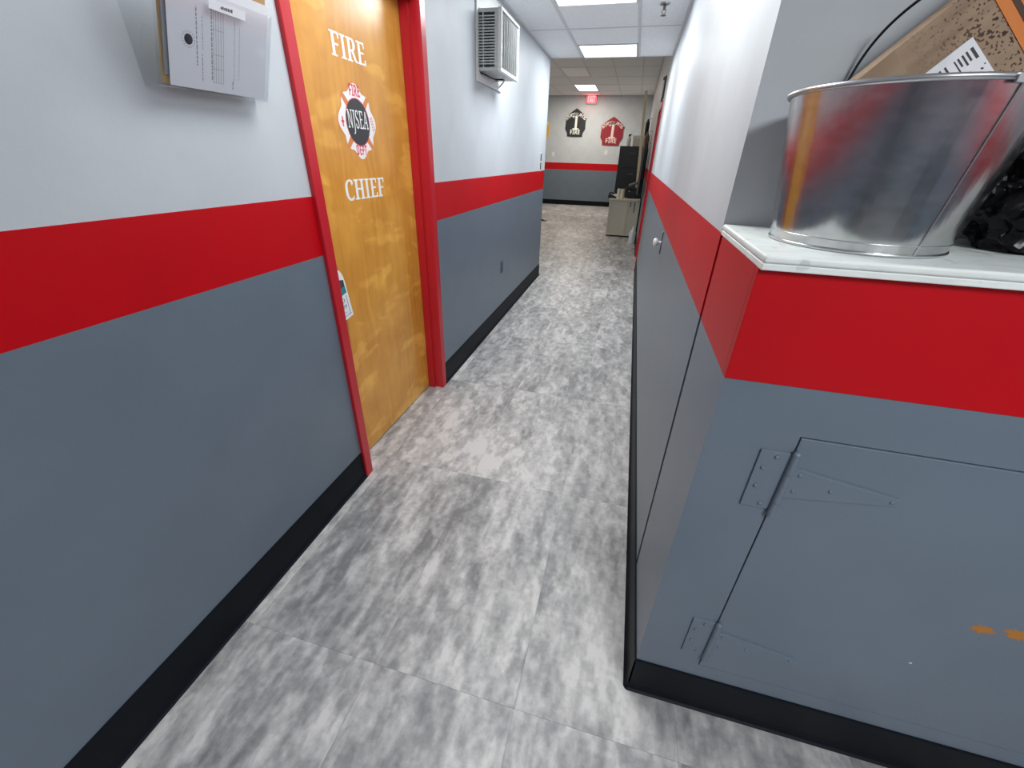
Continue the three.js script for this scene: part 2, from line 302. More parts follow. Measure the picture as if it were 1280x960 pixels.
// ---------------------------------------------------------------- fire chief door
{
  const d = struct('door_1', 'honey wood door lettered FIRE CHIEF in a red steel frame', 'door');
  const XS = -1.205, out = 0.014;
  // frame: profile in (x, z) for the far jamb, mirrored for the near jamb, swept up
  const prof = [[L - 0.02, 0], [L + out, 0], [L + out + 0.002, 0.003], [L + out, 0.0045 + 0.046], [L + out - 0.003, 0.052], [XS + 0.046, 0.052], [XS + 0.046, 0.068], [XS + 0.002, 0.068], [XS + 0.002, 0.052], [XS - 0.05, 0.052], [XS - 0.05, 0.03], [L - 0.02, 0.03]];
  const jamb = s => { const sh = poly(prof.map(([x, z]) => [x, s * z])); const g = extr(sh, FRTOP, 0); g.rotateX(-Math.PI / 2); return g; };   // shape y -> -z
  mesh('jamb', toCreasedNormals(jamb(-1).translate(0, 0, FR1), 0.5), M.frameRed, d);
  mesh('jamb', toCreasedNormals(jamb(1).translate(0, 0, FR0), 0.5), M.frameRed, d);
  mesh('head', [box(L - 0.02, L + out, FRTOP - 0.052, FRTOP, FR1, FR0, 0.003), box(XS + 0.002, XS + 0.046, FRTOP - 0.068, FRTOP - 0.05, FR1 + 0.05, FR0 - 0.05), box(XS - 0.05, L, FRTOP - 0.052, FRTOP - 0.03, FR1 + 0.05, FR0 - 0.05)], M.frameRed, d);
  const slab = box(XS - 0.044, XS, 0.008, FRTOP - 0.056, FR1 + 0.0545, FR0 - 0.0545, 0.0015, 1);
  { const p = slab.attributes.position, uv = slab.attributes.uv; for (let i = 0; i < p.count; i++) uv.setXY(i, (p.getZ(i) + 2.4), p.getY(i) / 2.1); }
  mesh('slab', slab, M.wood, d);
  // lever handle, mostly behind the near jamb
  const h = part('handle', d, [XS, 1.0, -1.474]);
  mesh('rose', cyl(0.028, 0.026, 0.008).rotateZ(-Math.PI / 2).translate(0.004, 0, 0), M.steel, h);
  mesh('knob', new THREE.LatheGeometry([[0.011, 0], [0.010, 0.03], [0.022, 0.04], [0.025, 0.05], [0.022, 0.058], [0, 0.06]].map(p => new THREE.Vector2(...p)), 24).rotateZ(-Math.PI / 2), M.steel, h);
  // vinyl lettering
  const on = (name, y, z) => { const g = part(name, d, [XS + 0.0003, y, z]); g.rotation.y = Math.PI / 2; return g; };
  word('FIRE', fonts.serif, 0.057, 0.245, 0.0006, M.vinylWhite, on('lettering_fire', 1.819, -1.887));
  word('CHIEF', fonts.serif, 0.060, 0.33, 0.0006, M.vinylWhite, on('lettering_chief', 1.302, -1.88));
  // fire department emblem
  const e = on('emblem', 1.575, -1.886), RR = 0.146;
  const rim = (k, a0 = -Math.PI, a1 = Math.PI, n = 160) => { const o = []; for (let i = 0; i <= n; i++) { const a = a0 + (a1 - a0) * i / n, q = ((a + 5 * Math.PI / 4) % (Math.PI / 2)) - Math.PI / 4, t = Math.min(1, Math.abs(q) / 0.52); const r = 0.84 + 0.16 * 0.5 * (1 + Math.cos(Math.PI * t)) + 0.09 * sstep(0.42, 0.74, Math.abs(q)) - 0.05 * sstep(0.96, 1, Math.abs(q) / (Math.PI / 4)); o.push([k * r * Math.sin(a), k * r * Math.cos(a)]); } return o; };
  mesh('emblem_border', extr(poly(rim(RR)), 0.0003), M.emOrange, e);
  for (let k = 0; k < 4; k++) {
    const c = k * Math.PI / 2, hw = 0.70; const o = rim(RR * 0.965, c - hw, c + hw, 40);
    const inn = []; for (let i = 0; i <= 16; i++) { const a = c + hw * 0.88 - 2 * hw * 0.88 * i / 16; inn.push([RR * 0.56 * Math.sin(a), RR * 0.56 * Math.cos(a)]); }
    mesh('emblem_panel', extr(poly(o.concat(inn)), 0.0006), M.emWhite, e);
  }
  mesh('emblem_ring', extr(new THREE.Shape().absarc(0, 0, RR * 0.615, 0, Math.PI * 2), 0.0008), M.emRed, e);
  mesh('emblem_disc', extr(new THREE.Shape().absarc(0, 0, RR * 0.59, 0, Math.PI * 2), 0.001, 0, 32), M.emBlack, e);
  word('NJSEA', fonts.serifR, 0.048, 0.156, 0.0014, M.vinylWhite, e, 'letter', 0, 0, 0.002);
  word('FIRE', fonts.sans, 0.030, 0.082, 0.0010, M.emRed, e, 'letter', 0, 0, 0.110);
  word('DEPT', fonts.sans, 0.028, 0.084, 0.0010, M.emRed, e, 'letter', 0, 0, -0.110);
  const hy = extr(poly([[-0.004, -0.02], [0.004, -0.02], [0.004, -0.006], [0.009, -0.006], [0.009, 0.002], [0.004, 0.002], [0.004, 0.012], [0, 0.018], [-0.004, 0.012], [-0.004, 0.002], [-0.009, 0.002], [-0.009, -0.006], [-0.004, -0.006]]), 0.001);
  mesh('hydrant_print', hy.clone().translate(-0.112, 0, 0), M.emRed, e);
  const lad = []; for (let k = 0; k < 5; k++) lad.push(box(-0.006, 0.006, -0.022 + k * 0.011, -0.020 + k * 0.011, 0, 0.001)); lad.push(box(-0.008, -0.006, -0.03, 0.03, 0, 0.001), box(0.006, 0.008, -0.03, 0.03, 0, 0.001));
  mesh('ladder_print', merge(lad).rotateZ(0.35).translate(0.113, 0, 0), M.emRed, e);
}
{ // paper hanger on the lever
  const g = group('door_hanger', 'white and teal paper hanger on the wooden door beside its red frame', 'door hanger', [-1.172, 0.905, -1.518]);
  g.rotation.y = Math.PI / 2; const t = part('card', g); t.rotation.z = 0.14;
  const s = new THREE.Shape(); s.moveTo(-0.05, -0.115); s.lineTo(0.055, -0.115); s.lineTo(0.055, 0.04); s.quadraticCurveTo(0.052, 0.115, 0, 0.12); s.quadraticCurveTo(-0.046, 0.115, -0.05, 0.04); s.closePath();
  const hole = new THREE.Path(); hole.absarc(0, 0.085, 0.018, 0, Math.PI * 2, true); s.holes.push(hole);
  mesh('sheet', extr(s, 0.0008), M.tagPaper, t);
  mesh('photo_print', extr(poly([[-0.045, 0.02], [0.045, 0.028], [0.046, 0.058], [0.02, 0.066], [-0.044, 0.056]]), 0.0011), M.tagDark, t);
  mesh('teal_print', extr(poly([[-0.046, -0.008], [0.047, 0.0], [0.046, 0.03], [-0.046, 0.024]]), 0.0013), M.tagTeal, t);
  { const r = rng(12); for (const [y, x0, x1, hh] of [[-0.028, -0.02, 0.02, 0.022], [-0.056, -0.03, 0.03, 0.02]]) { const mk = []; for (let x = x0; x < x1; x += 0.012) mk.push(box(x, x + 0.003, y - hh / 2, y + hh / 2, 0, 0.0011), box(x + 0.003, x + 0.008, y - hh / 2 + hh * 0.7 * r(), y - hh / 2 + hh * 0.7 * r() + 0.005, 0, 0.0011)); mesh('caption_print', mk, M.tagTeal, t); } }
  mesh('ruled_print', [box(0.036, 0.039, -0.1, -0.012, 0, 0.0011), box(-0.04, 0.045, -0.1, -0.0975, 0, 0.0011), box(-0.03, 0.02, -0.085, -0.083, 0, 0.0011)], M.tagBlue, t);
}

// ---------------------------------------------------------------- flush door in the right wall, with a white knob
{
  const d = struct('door_2', 'flush closet door painted in the wall bands with white knob', 'door');
  bands(d, R, R + 0.045, -2.9005, -1.3935, 2.397, 0.006);
  const k = part('knob_set', d, [R, 1.03, -2.745]);
  mesh('escutcheon', box(-0.004, 0, -0.065, 0.065, -0.016, 0.016, 0.0018), M.darkSteel, k);
  mesh('screw', new THREE.SphereGeometry(0.0065, 12, 8).scale(0.6, 1, 1).translate(-0.005, 0.055, 0), M.steel, k);
  const pr = [[0.0, 0.052], [0.012, 0.051], [0.021, 0.046], [0.0245, 0.038], [0.021, 0.029], [0.012, 0.022], [0.008, 0.016], [0.009, 0.004], [0.011, 0]].map(p => new THREE.Vector2(p[0], p[1])).reverse();
  mesh('knob', new THREE.LatheGeometry(pr, 28).rotateZ(Math.PI / 2), M.ceramic, k);
}

// ---------------------------------------------------------------- red framed door farther along the right wall
{
  const d = struct('door_3', 'open doorway in a red frame farther along the right wall', 'door');
  mesh('jamb', box(R - 0.012, R + 0.12, 0, 2.14, -6.71, -6.655, 0.004), M.frameRed, d);
  mesh('jamb', box(R - 0.012, R + 0.12, 0, 2.14, -7.635, -7.58, 0.004), M.frameRed, d);
  mesh('head', box(R - 0.012, R + 0.12, 2.085, 2.14, -7.58, -6.71, 0.004), M.frameRed, d);
  const k = struct('wall_closet', 'walls of the unlit closet behind the red framed doorway', 'wall'), x0 = R + 0.15, x1 = R + 1.5, za = -7.95, zb = -6.35;
  bands(k, x1, x1 + 0.1, za - 0.1, zb + 0.1, 2.5); bands(k, x0, x1, zb, zb + 0.1, 2.5); bands(k, x0, x1, za - 0.1, za, 2.5);
  mesh('closet_ceiling', box(x0, x1 + 0.1, 2.5, 2.6, za - 0.1, zb + 0.1), M.white, k, 0.5);
  for (const [a, b] of [[za - 0.1, -7.63], [-6.66, zb + 0.1]]) mesh('return', box(x0 - 0.002, x0, 0, 2.5, a, b), M.white, k, 0.5);
  const s = group('wall_sign', 'small black sign projecting above the red framed doorway', 'sign', [R, 2.31, -7.1]);
  mesh('plate', box(-0.02, 0, -0.12, 0.12, -0.22, 0.22, 0.004), M.blackMatte, s);
  mesh('bracket', box(-0.035, 0, 0.1, 0.135, -0.03, 0.03, 0.003), M.darkSteel, s);
}

// ---------------------------------------------------------------- low cabinet with hinged access door
{
  const b = group('access_cabinet', 'low gray and red built-in cabinet with white cap and strap-hinged door', 'cabinet', [0, 0, 0]);
  const X1 = 1.3, DX0 = 0.3835, DX1 = 1.24, DY0 = 0.208, DY1 = 1.005, Y1 = 1.314, T = 0.02, zb = ZS + 0.024;
  mesh('side_panel', box(R, R + T, 0, S2, zb, ZF - T), M.gray, b, 0.5);
  mesh('side_red_band', box(R, R + T, S2, Y1, zb, ZF - T), M.red, b, 0.5);
  { const fs = poly([[R, 0], [X1, 0], [X1, S2], [R, S2]]), ho = new THREE.Path(); ho.moveTo(DX0 - 0.003, DY0 - 0.0012); ho.lineTo(DX0 - 0.003, DY1 + 0.0035); ho.lineTo(DX1 + 0.003, DY1 + 0.0035); ho.lineTo(DX1 + 0.003, DY0 - 0.0012); ho.closePath(); fs.holes.push(ho);
    mesh('front_frame', extr(fs, T).translate(0, 0, ZF - T), M.gray, b, 0.5); }
  mesh('front_red_band', box(R, X1, S2, Y1, ZF - T, ZF, 0.0012, 1), M.red, b, 0.5);
  mesh('carcass', [box(R + T, X1, 0.02, 0.04, zb, ZF - T), box(R + T, X1, 0.04, Y1, zb, zb + 0.01), box(X1 - T, X1, 0.04, Y1, zb + 0.01, ZF - T)], M.blackMatte, b);
  mesh('cap', [box(R - 0.001, X1 + 0.01, Y1 + 0.011, 1.338, ZS + 0.002, ZF + 0.016, 0.005, 3), box(R - 0.0005, X1, Y1, Y1 + 0.011, ZS + 0.002, ZF + 0.014, 0.002)], M.cap, b, 0.5);
  mesh('base_trim', [baseRun('-x', R, ZS, ZF + 0.005), baseRun('+z', ZF, R - 0.005, X1), (() => { const pts = baseProfile().getPoints().map(p => new THREE.Vector2(Math.max(p.x, 0.0001), p.y)); return new THREE.LatheGeometry(pts, 8, -Math.PI / 2, Math.PI / 2).translate(R, 0, ZF); })()], M.base, b);
  const d = part('access_door', b); 
  mesh('door_leaf', box(DX0, DX1, DY0, DY1, ZF - 0.018, ZF + 0.0005, 0.002, 2), M.gray, d, 0.5);
  const blot = (cx, cy, rx, ry, seed) => { const n = 60, o = [], r = rng(seed); for (let i = 0; i < n; i++) { const a = i / n * 2 * Math.PI, k = 0.55 + 0.6 * r(); o.push([cx + rx * k * Math.cos(a), cy + ry * k * Math.sin(a)]); } return extr(poly(o), 0.0007).translate(0, 0, ZF + 0.0002); };
  mesh('paint_chip', blot(0.862, 0.604, 0.024, 0.012, 4), M.rawWood, d).userData.label = 'orange-brown bare patch where gray paint peeled';
  mesh('paint_chip', blot(0.926, 0.612, 0.03, 0.016, 6), M.rawWood, d).userData.label = 'orange-brown bare patch where gray paint peeled';
  mesh('paint_nick', blot(0.8, 0.44, 0.0032, 0.0022, 3), M.plasticWhite, d);
  mesh('paint_scuff', blot(0.458, 0.728, 0.008, 0.003, 12), M.gray, d);
  for (const yc of [0.8925, 0.3325]) {
    const h = part('strap_hinge', b, [DX0 + 0.001, yc, ZF]);
    mesh('hinge_plate', extr(poly([[-0.06, -0.07], [-0.006, -0.07], [-0.006, 0.075], [-0.06, 0.075]]), 0.0036, 0.0012), M.gray, h);
    mesh('strap', extr(poly([[0.006, -0.033], [0.198, -0.004], [0.203, 0.001], [0.203, 0.008], [0.198, 0.012], [0.006, 0.044]]), 0.0042, 0.0014), M.gray, h);
    const kn = [[-0.082, -0.046], [-0.045, 0.03], [0.031, 0.078]].map(([a, c]) => cyl(0.0078, 0.0078, c - a, 18).translate(0, (a + c) / 2, 0.0078));
    kn.push(new THREE.SphereGeometry(0.0078, 14, 8).translate(0, 0.078, 0.0078), new THREE.SphereGeometry(0.0078, 14, 8).scale(1, 0.6, 1).translate(0, -0.082, 0.0078));
    mesh('knuckle', kn, M.gray, h);
    for (const [x, y] of [[-0.030, 0.064], [-0.047, 0.034], [-0.047, -0.014], [-0.026, -0.058], [0.022, 0.03], [0.022, -0.012], [0.085, 0.004], [0.19, 0.004]]) mesh('screw', new THREE.SphereGeometry(0.0045, 12, 8).scale(1, 1, 0.55).translate(x, y, 0.006), M.gray, h);
  }
}

// ---------------------------------------------------------------- galvanized tub, carton, bag
const BK = { x: 0.4083, y: 1.3382, z: -0.939, r1: 0.133, r2: 0.1705, h: 0.232 };
{
  const g = group('galvanized_tub', 'large galvanized metal tub standing on the white cabinet cap', 'tub', [BK.x, BK.y, BK.z]);
  const pr = [], N = 14; pr.push([0.0, 0.006], [BK.r1 - 0.004, 0.006], [BK.r1 - 0.002, 0.0]);
  for (let i = 0; i <= N; i++) { const t = i / N; pr.push([BK.r1 + (BK.r2 - 0.004 - BK.r1) * t, 0.002 + (BK.h - 0.004) * t]); }
  pr.push([BK.r2 - 0.0045, BK.h - 0.003]);
  for (let i = N - 1; i >= 0; i--) { const t = i / N; pr.push([BK.r1 - 0.0015 + (BK.r2 - 0.004 - BK.r1) * t, 0.010 + (BK.h - 0.013) * t]); }
  pr.push([0, 0.0095]);
  const b = new THREE.LatheGeometry(pr.map(p => new THREE.Vector2(...p)), 192);
  { const p = b.attributes.position; for (let i = 0; i < p.count; i++) { const x = p.getX(i), z = p.getZ(i), y = p.getY(i), a = Math.atan2(z, x) / (2 * Math.PI) + 0.5, t = y / BK.h, k = 1 + 0.0035 * Math.sin(Math.PI * clamp(t)) * (fbm(a, t, 9, 3, 3, 301) - 0.5); p.setXYZ(i, x * k, y, z * k); } b.computeVertexNormals(); }
  mesh('body', toCreasedNormals(b, 0.6), M.galv, g);
  mesh('rim', [new THREE.TorusGeometry(BK.r2 - 0.002, 0.0042, 10, 96).rotateX(Math.PI / 2).translate(0, BK.h - 0.002, 0)], M.galvBright, g);
  mesh('foot_bead', [new THREE.TorusGeometry(BK.r1 + 0.0005, 0.0028, 8, 96).rotateX(Math.PI / 2).translate(0, 0.0028, 0), new THREE.TorusGeometry(BK.r1 + 0.0022, 0.0012, 6, 96).rotateX(Math.PI / 2).translate(0, 0.018, 0)], M.galvBright, g);
  const EA = 1.31;                                   // azimuth of the near ear, measured from +x toward +z
  const dir = a => [Math.cos(a), Math.sin(a)];
  { const [c, s] = dir(EA - 0.02); const t = tube([[c * (BK.r1 + 0.001), 0.004, s * (BK.r1 + 0.001)], [c * (BK.r2 - 0.003), BK.h - 0.005, s * (BK.r2 - 0.003)]], 0.0013, 4, 6); mesh('seam', t, M.galvBright, g); }
  for (const a of [EA, EA + Math.PI]) { const [c, s] = dir(a); const e = part('ear', g, [c * (BK.r2 + 0.002), BK.h - 0.004, s * (BK.r2 + 0.002)]); e.rotation.y = -a; mesh('ear_loop', [new THREE.TorusGeometry(0.008, 0.0028, 8, 20).rotateY(Math.PI / 2).translate(0.001, 0.008, 0), box(-0.001, 0.003, -0.006, 0.004, -0.014, 0.014, 0.001)], M.galvBright, e); }
  // bail leans back toward the wall
  const pts = [], ax = dir(EA), tilt = 0.36; for (let i = 0; i <= 48; i++) { const a = Math.PI * i / 48, r = BK.r2 + 0.003, u = r * Math.cos(a), v = 0.158 * Math.pow(Math.sin(a), 0.62); pts.push([ax[0] * u + ax[1] * v * Math.sin(tilt) * 0.55, BK.h + 0.004 + v * Math.cos(tilt), ax[1] * u - ax[0] * v * Math.sin(tilt) * 0.55]); }
  mesh('handle', tube(pts, 0.0024, 90, 8), M.wire, g).userData.label = 'thin black wire bail handle';
}
{
  const g = group('cardboard_box', 'worn brown cardboard carton tipped into the metal tub', 'box', [0.331, 1.590, -0.955]);
  g.rotation.set(-0.06, 0, Math.PI / 4, 'ZXY');       // local x runs up the long edge, local -y across the face
  const W = 0.162, A = -0.05, B = 0.33;
  const body = box(A, B, -W, 0, -0.085, 0, 0.0025, 2);
  { const p = body.attributes.position, uv = body.attributes.uv; for (let i = 0; i < p.count; i++) uv.setXY(i, (p.getX(i) - A) / 0.45 + 0.3 * p.getZ(i), (p.getY(i) + W) / 0.45); }
  mesh('carton_body', body, M.carton, g);
  mesh('flap', extr(poly([[A - 0.01, -0.004], [0.052, -0.001], [0.050, -W + 0.004], [A - 0.006, -W + 0.01]]), 0.0022, 0.0008), M.carton, g, 0.45);
  const lb = part('shipping_label', g, [0.128, -0.058, 0.0005]); lb.rotation.z = 0.03;
  mesh('label_sheet', box(-0.15, 0, -0.095, 0, 0, 0.0031), M.paper, lb);
  const rnd = rng(77), marks = []; let x = -0.085; while (x < -0.006) { const w = 0.0012 + 0.003 * rnd(); const tall = 0.012 + 0.012 * rnd(); if (rnd() > 0.25) marks.push(box(x, x + w, -0.012 - tall, -0.010 - 0.004 * rnd(), 0, 0.0034)); x += w + 0.0015 + 0.004 * rnd(); }
  for (let k = 0; k < 60; k++) { const a = -0.08 + 0.076 * rnd(), c = -0.04 - 0.04 * rnd(); marks.push(box(a, a + 0.001 + 0.004 * rnd(), c, c + 0.0012 + 0.0015 * rnd(), 0, 0.0034)); }
  mesh('label_print', marks, M.inkBlack, lb);
  const op = part('orange_print', g);
  mesh('orange_field', box(0.165, B - 0.004, -W + 0.002, -0.002, 0, 0.0012), M.orange, op);
  mesh('brown_print', [box(0.178, 0.185, -W + 0.004, -0.004, 0, 0.0016), extr(poly([[0.195, -0.02], [0.25, -0.012], [0.26, -0.06], [0.202, -0.07]]), 0.0016), extr(poly([[0.194, -0.085], [0.235, -0.078], [0.25, -0.12], [0.2, -0.13]]), 0.0016)], M.inkBrown, op);
}
{
  const g = group('plastic_bag', 'crumpled shiny black plastic bag beside the metal tub', 'bag', [0.745, BK.y, -0.985]);
  const s = new THREE.IcosahedronGeometry(1, 40), p = s.attributes.position, v = new THREE.Vector3();
  const n3 = (x, y, z, k, sd) => vnoise(x * k + 31, y * k + 17 + z * k * 0.7, 997, 997, sd) * 0.5 + vnoise(y * k + 11 - x * k * 0.5, z * k + 53, 997, 997, sd + 1) * 0.5;
  for (let i = 0; i < p.count; i++) {
    v.fromBufferAttribute(p, i); const { x, y, z } = v;
    const a = 1 - Math.abs(2 * n3(x, y, z, 2.1, 201) - 1) * 2, b = 1 - Math.abs(2 * n3(x, y, z, 4.6, 203) - 1) * 2, c = 1 - Math.abs(2 * n3(x, y, z, 9.5, 207) - 1);
    const r = 0.92 + 0.14 * a + 0.09 * b + 0.07 * c; v.multiplyScalar(r);
    p.setXYZ(i, v.x * 0.135, Math.max(v.y * 0.115 + 0.088, 0.0), v.z * 0.105);
  }
  mesh('bag_body', toCreasedNormals(s, 0.35), M.blackPlastic, g);
  mesh('drawstring', tube([[-0.11, 0.12, 0.05], [-0.06, 0.09, 0.105], [-0.02, 0.03, 0.118], [0.03, 0.008, 0.13]], 0.0035, 30, 6), M.blackPlastic, g);
}

// ---------------------------------------------------------------- wall file pocket on the left wall
{
  const g = group('wall_file_pocket', 'clear acrylic wall file pocket mounted beside the red door frame', 'file pocket', [L, 1.585, -1.06]);
  g.rotation.y = Math.PI / 2;                        // local x runs along the wall away from the camera, local z into the corridor
  const W = 0.162, DB = 0.042, DT = 0.112, H = 0.187, t = 0.0028;
  const side = poly([[0.001, 0], [DB, 0], [DT, H], [0.001, H + 0.075]]);
  for (const s of [-1, 1]) { const e = extr(side, t); e.rotateY(-Math.PI / 2); e.translate(s * W + (s > 0 ? 0 : t), 0, 0); mesh('side_pane', e, M.acrylic, g); }
  mesh('back_pane', box(-W, W, 0, H + 0.09, 0.001, 0.001 + t, 0.001), M.acrylic, g);
  mesh('bottom_pane', box(-W, W, -t, 0, 0.001, DB + 0.001, 0.001), M.acrylic, g);
  const tilt = Math.atan2(DT - DB, H), len = Math.hypot(DT - DB, H);
  const fp = part('front_pane', g, [0, 0, DB]); fp.rotation.x = tilt;
  mesh('front_sheet', box(-W, W, 0, len, 0, t, 0.001), M.acrylic, fp);
  mesh('hook_or_glint', tube([[-W + 0.004, 0.10, 0.002], [-W - 0.002, 0.105, -0.02], [-W - 0.001, 0.075, -0.035], [-W + 0.002, 0.05, -0.04]], 0.0018, 20, 6), M.acrylic, fp);  // curved acrylic tube shaped to stand in for a hook-like highlight on the pane
  const ls = part('name_strip', fp, [-0.012, len - 0.018, t + 0.0004]);
  mesh('strip', box(-0.02, 0.085, -0.009, 0.009, 0, 0.0008), M.paper, ls);
  { const mk = [], r = rng(8); for (let k = 0; k < 7; k++) mk.push(box(0.012 + k * 0.005, 0.0152 + k * 0.005, -0.003, 0.001 + 0.003 * r(), 0, 0.0011)); mesh('strip_print', mk, M.inkBlack, ls); }
}
function pocketSheet(name, label, cat, geo, mat, off) {
  const DB = 0.042, DT = 0.112, H = 0.187, g = group(name, label, cat, [L + DB - off, 1.589, -1.06]); g.rotation.order = 'YXZ'; g.rotation.y = Math.PI / 2; g.rotation.x = Math.atan2(DT - DB, H);
  mesh('sheet', geo, mat, g); return g;
}
{
  const p = pocketSheet('paper_form', 'white printed form with a dark round crest in the clear file pocket', 'paper', box(-0.130, 0.152, 0.0, 0.216, -0.0008, 0), M.paper, 0.002);
  // print runs along the short side: lines are vertical here
  const rnd = rng(19), pr = [];
  const line = (x, y0, y1, w) => { let y = y0; while (y < y1) { const l = 0.003 + 0.007 * rnd(); pr.push(box(x + 0.012, x + 0.012 + w * 1.25, y, Math.min(y + l, y1), 0, 0.0002)); y += l + 0.0022; } };
  line(-0.072, 0.05, 0.165, 0.0022); line(-0.058, 0.02, 0.075, 0.0014); line(-0.056, 0.085, 0.15, 0.0010); line(-0.032, 0.025, 0.185, 0.0024); line(0.035, 0.03, 0.16, 0.0009); line(0.050, 0.035, 0.15, 0.0009); line(0.03, 0.012, 0.03, 0.0022);
  mesh('form_print', pr, M.clip, p);
  const gl = []; for (let k = 0; k < 5; k++) gl.push(box(-0.014 + k * 0.007, -0.0132 + k * 0.007, 0.02, 0.18, 0, 0.0002)); for (const y of [0.02, 0.05, 0.08, 0.13, 0.18]) gl.push(box(-0.018, 0.015, y, y + 0.0007, 0, 0.0002));
  mesh('form_table', gl, M.clip, p);
  const cr = part('crest', p, [-0.080, 0.098, 0]);
  mesh('crest_disc', extr(new THREE.Shape().absarc(0, 0, 0.0105, 0, Math.PI * 2), 0.0003), M.inkBlack, cr);
  const dots = []; for (let k = 0; k < 16; k++) { const a = k / 16 * 2 * Math.PI; dots.push(box(-0.001, 0.001, -0.001, 0.001, 0, 0.0003).translate(0.0155 * Math.cos(a), 0.0155 * Math.sin(a), 0)); }
  mesh('crest_ring', dots, M.clip, cr);
  pocketSheet('gray_folder', 'thin gray folder behind the white form in the file pocket', 'folder', box(-0.139, 0.148, 0.018, 0.165, -0.005, -0.0032), M.clip, 0.002);
  pocketSheet('manila_folder', 'tan manila folder at the back of the clear file pocket', 'folder', [box(-0.143, 0.150, 0.0, 0.262, -0.0098, -0.007)], M.manila, 0.002);
}

// ---------------------------------------------------------------- air conditioner on the left wall
{
  const z0 = -3.24, z1 = -3.685, y0 = 1.957, y1 = 2.275, d = 0.152;
  const g = group('wall_air_conditioner', 'white boxy air conditioner with slotted side sticking out of the left wall', 'air conditioner', [L, y0, (z0 + z1) / 2]);
  const h = y1 - y0, w = (z0 - z1) / 2;
  // mounting plate
  mesh('mounting_plate', [box(0.001, 0.012, -0.06, 0.45, w + 0.004, w + 0.04, 0.002), box(0.001, 0.012, -0.06, -0.004, -w - 0.085, w + 0.004, 0.002), box(0.001, 0.012, -0.004, 0.45, -w - 0.085, -w - 0.004, 0.002), box(0.001, 0.012, h + 0.004, 0.45, -w - 0.004, w + 0.004, 0.002)], M.plasticWhite, g);
  mesh('casing', [box(0.0, d - 0.01, 0, 0.02, -w, w, 0.003), box(0.0, d - 0.01, h - 0.02, h, -w, w, 0.003), box(0.0, d - 0.01, 0.02, h - 0.02, -w, -w + 0.008), box(d - 0.036, d - 0.01, 0.02, h - 0.02, w - 0.008, w), box(0.0, 0.004, 0.02, h - 0.02, w - 0.008, w), box(0.036, 0.043, 0.02, h - 0.02, w - 0.0075, w + 0.0005)], M.acBody, g);
  mesh('inner_baffle', box(0.004, d - 0.02, 0.022, h - 0.022, -w + 0.01, -w + 0.2, 0.004), M.acBody, g);  // plain baffle added inside the hollow casing, set back behind the slots
  for (let k = 0; k < 17; k++) { const y = 0.03 + (h - 0.06) * (k + 0.5) / 17; const s = mesh('slat', box(0.004, d - 0.036, -0.0036, 0.0036, -0.004, 0.004, 0.001, 1), M.acBody, g); s.position.set(0, y, w - 0.0045); }
  const f = part('front_panel', g, [d - 0.012, h / 2, 0]); const a = h / 2 + 0.004, b = w + 0.006;
  mesh('front_frame', [box(0, 0.024, -a, -a + 0.02, -b, b, 0.003), box(0, 0.024, a - 0.014, a, -b, b, 0.003), box(0, 0.024, -a + 0.02, a - 0.014, b - 0.014, b, 0.003), box(0, 0.024, -a + 0.02, a - 0.014, -b, -b + 0.014, 0.003)], M.plasticWhite, f);
  mesh('filter', box(0.004, 0.012, -a + 0.02, a - 0.014, -b + 0.014, b - 0.014), M.acFoil, f, 0.35);
  for (let k = 1; k < 12; k++) { const s = mesh('grille_bar', box(0.012, 0.018, -a + 0.02, a - 0.014, -0.0015, 0.0015), M.acFoil, f); s.position.z = -b + 0.014 + (2 * b - 0.028) * k / 12; }
  mesh('power_cord', tube([[0.012, -0.008, w - 0.01], [0.03, -0.012, w - 0.06], [0.05, -0.02, w - 0.14], [0.06, -0.018, w - 0.22], [0.1, -0.014, w - 0.27], [0.013, -0.03, -w - 0.03]], 0.005, 50, 8), M.blackPlastic, g);
}

// ---------------------------------------------------------------- switches and outlets
function plate(name, label, pos, rotY, w, h, mat, inner, cat) {
  const g = group(name, label, cat, pos); g.rotation.y = rotY;
  mesh('cover', box(-w / 2, w / 2, -h / 2, h / 2, 0.0005, 0.006, 0.002), mat, g);
  for (const [y, a, b] of inner.rects) mesh(inner.name, box(-a / 2, a / 2, y - b / 2, y + b / 2, 0.005, 0.0085, 0.0012), inner.mat, g);
}
plate('outlet', 'gray electrical outlet low on the left corridor wall', [L, 0.525, -3.885], Math.PI / 2, 0.07, 0.115, M.switchGray, { name: 'socket', mat: M.darkSteel, rects: [[0.022, 0.034, 0.028], [-0.022, 0.034, 0.028]] }, 'outlet');
plate('light_switch', 'pair of dark stacked light switches near the corridor corner', [L, 1.415, -5.49], Math.PI / 2, 0.075, 0.2, M.plasticWhite, { name: 'toggle', mat: M.blackMatte, rects: [[0.046, 0.05, 0.075], [-0.046, 0.05, 0.075]] }, 'switch');
plate('outlet', 'white wall plate left of the shields on the far wall', [-2.8, 1.56, ZW], 0, 0.09, 0.14, M.plasticWhite, { name: 'socket', mat: M.plasticWhite, rects: [[0.025, 0.04, 0.03], [-0.025, 0.04, 0.03]] }, 'outlet');
plate('outlet', 'white wall plate on the far wall under the red shield', [-1.03, 1.65, ZW], 0, 0.09, 0.14, M.plasticWhite, { name: 'socket', mat: M.plasticWhite, rects: [[0.025, 0.04, 0.03], [-0.025, 0.04, 0.03]] }, 'outlet');

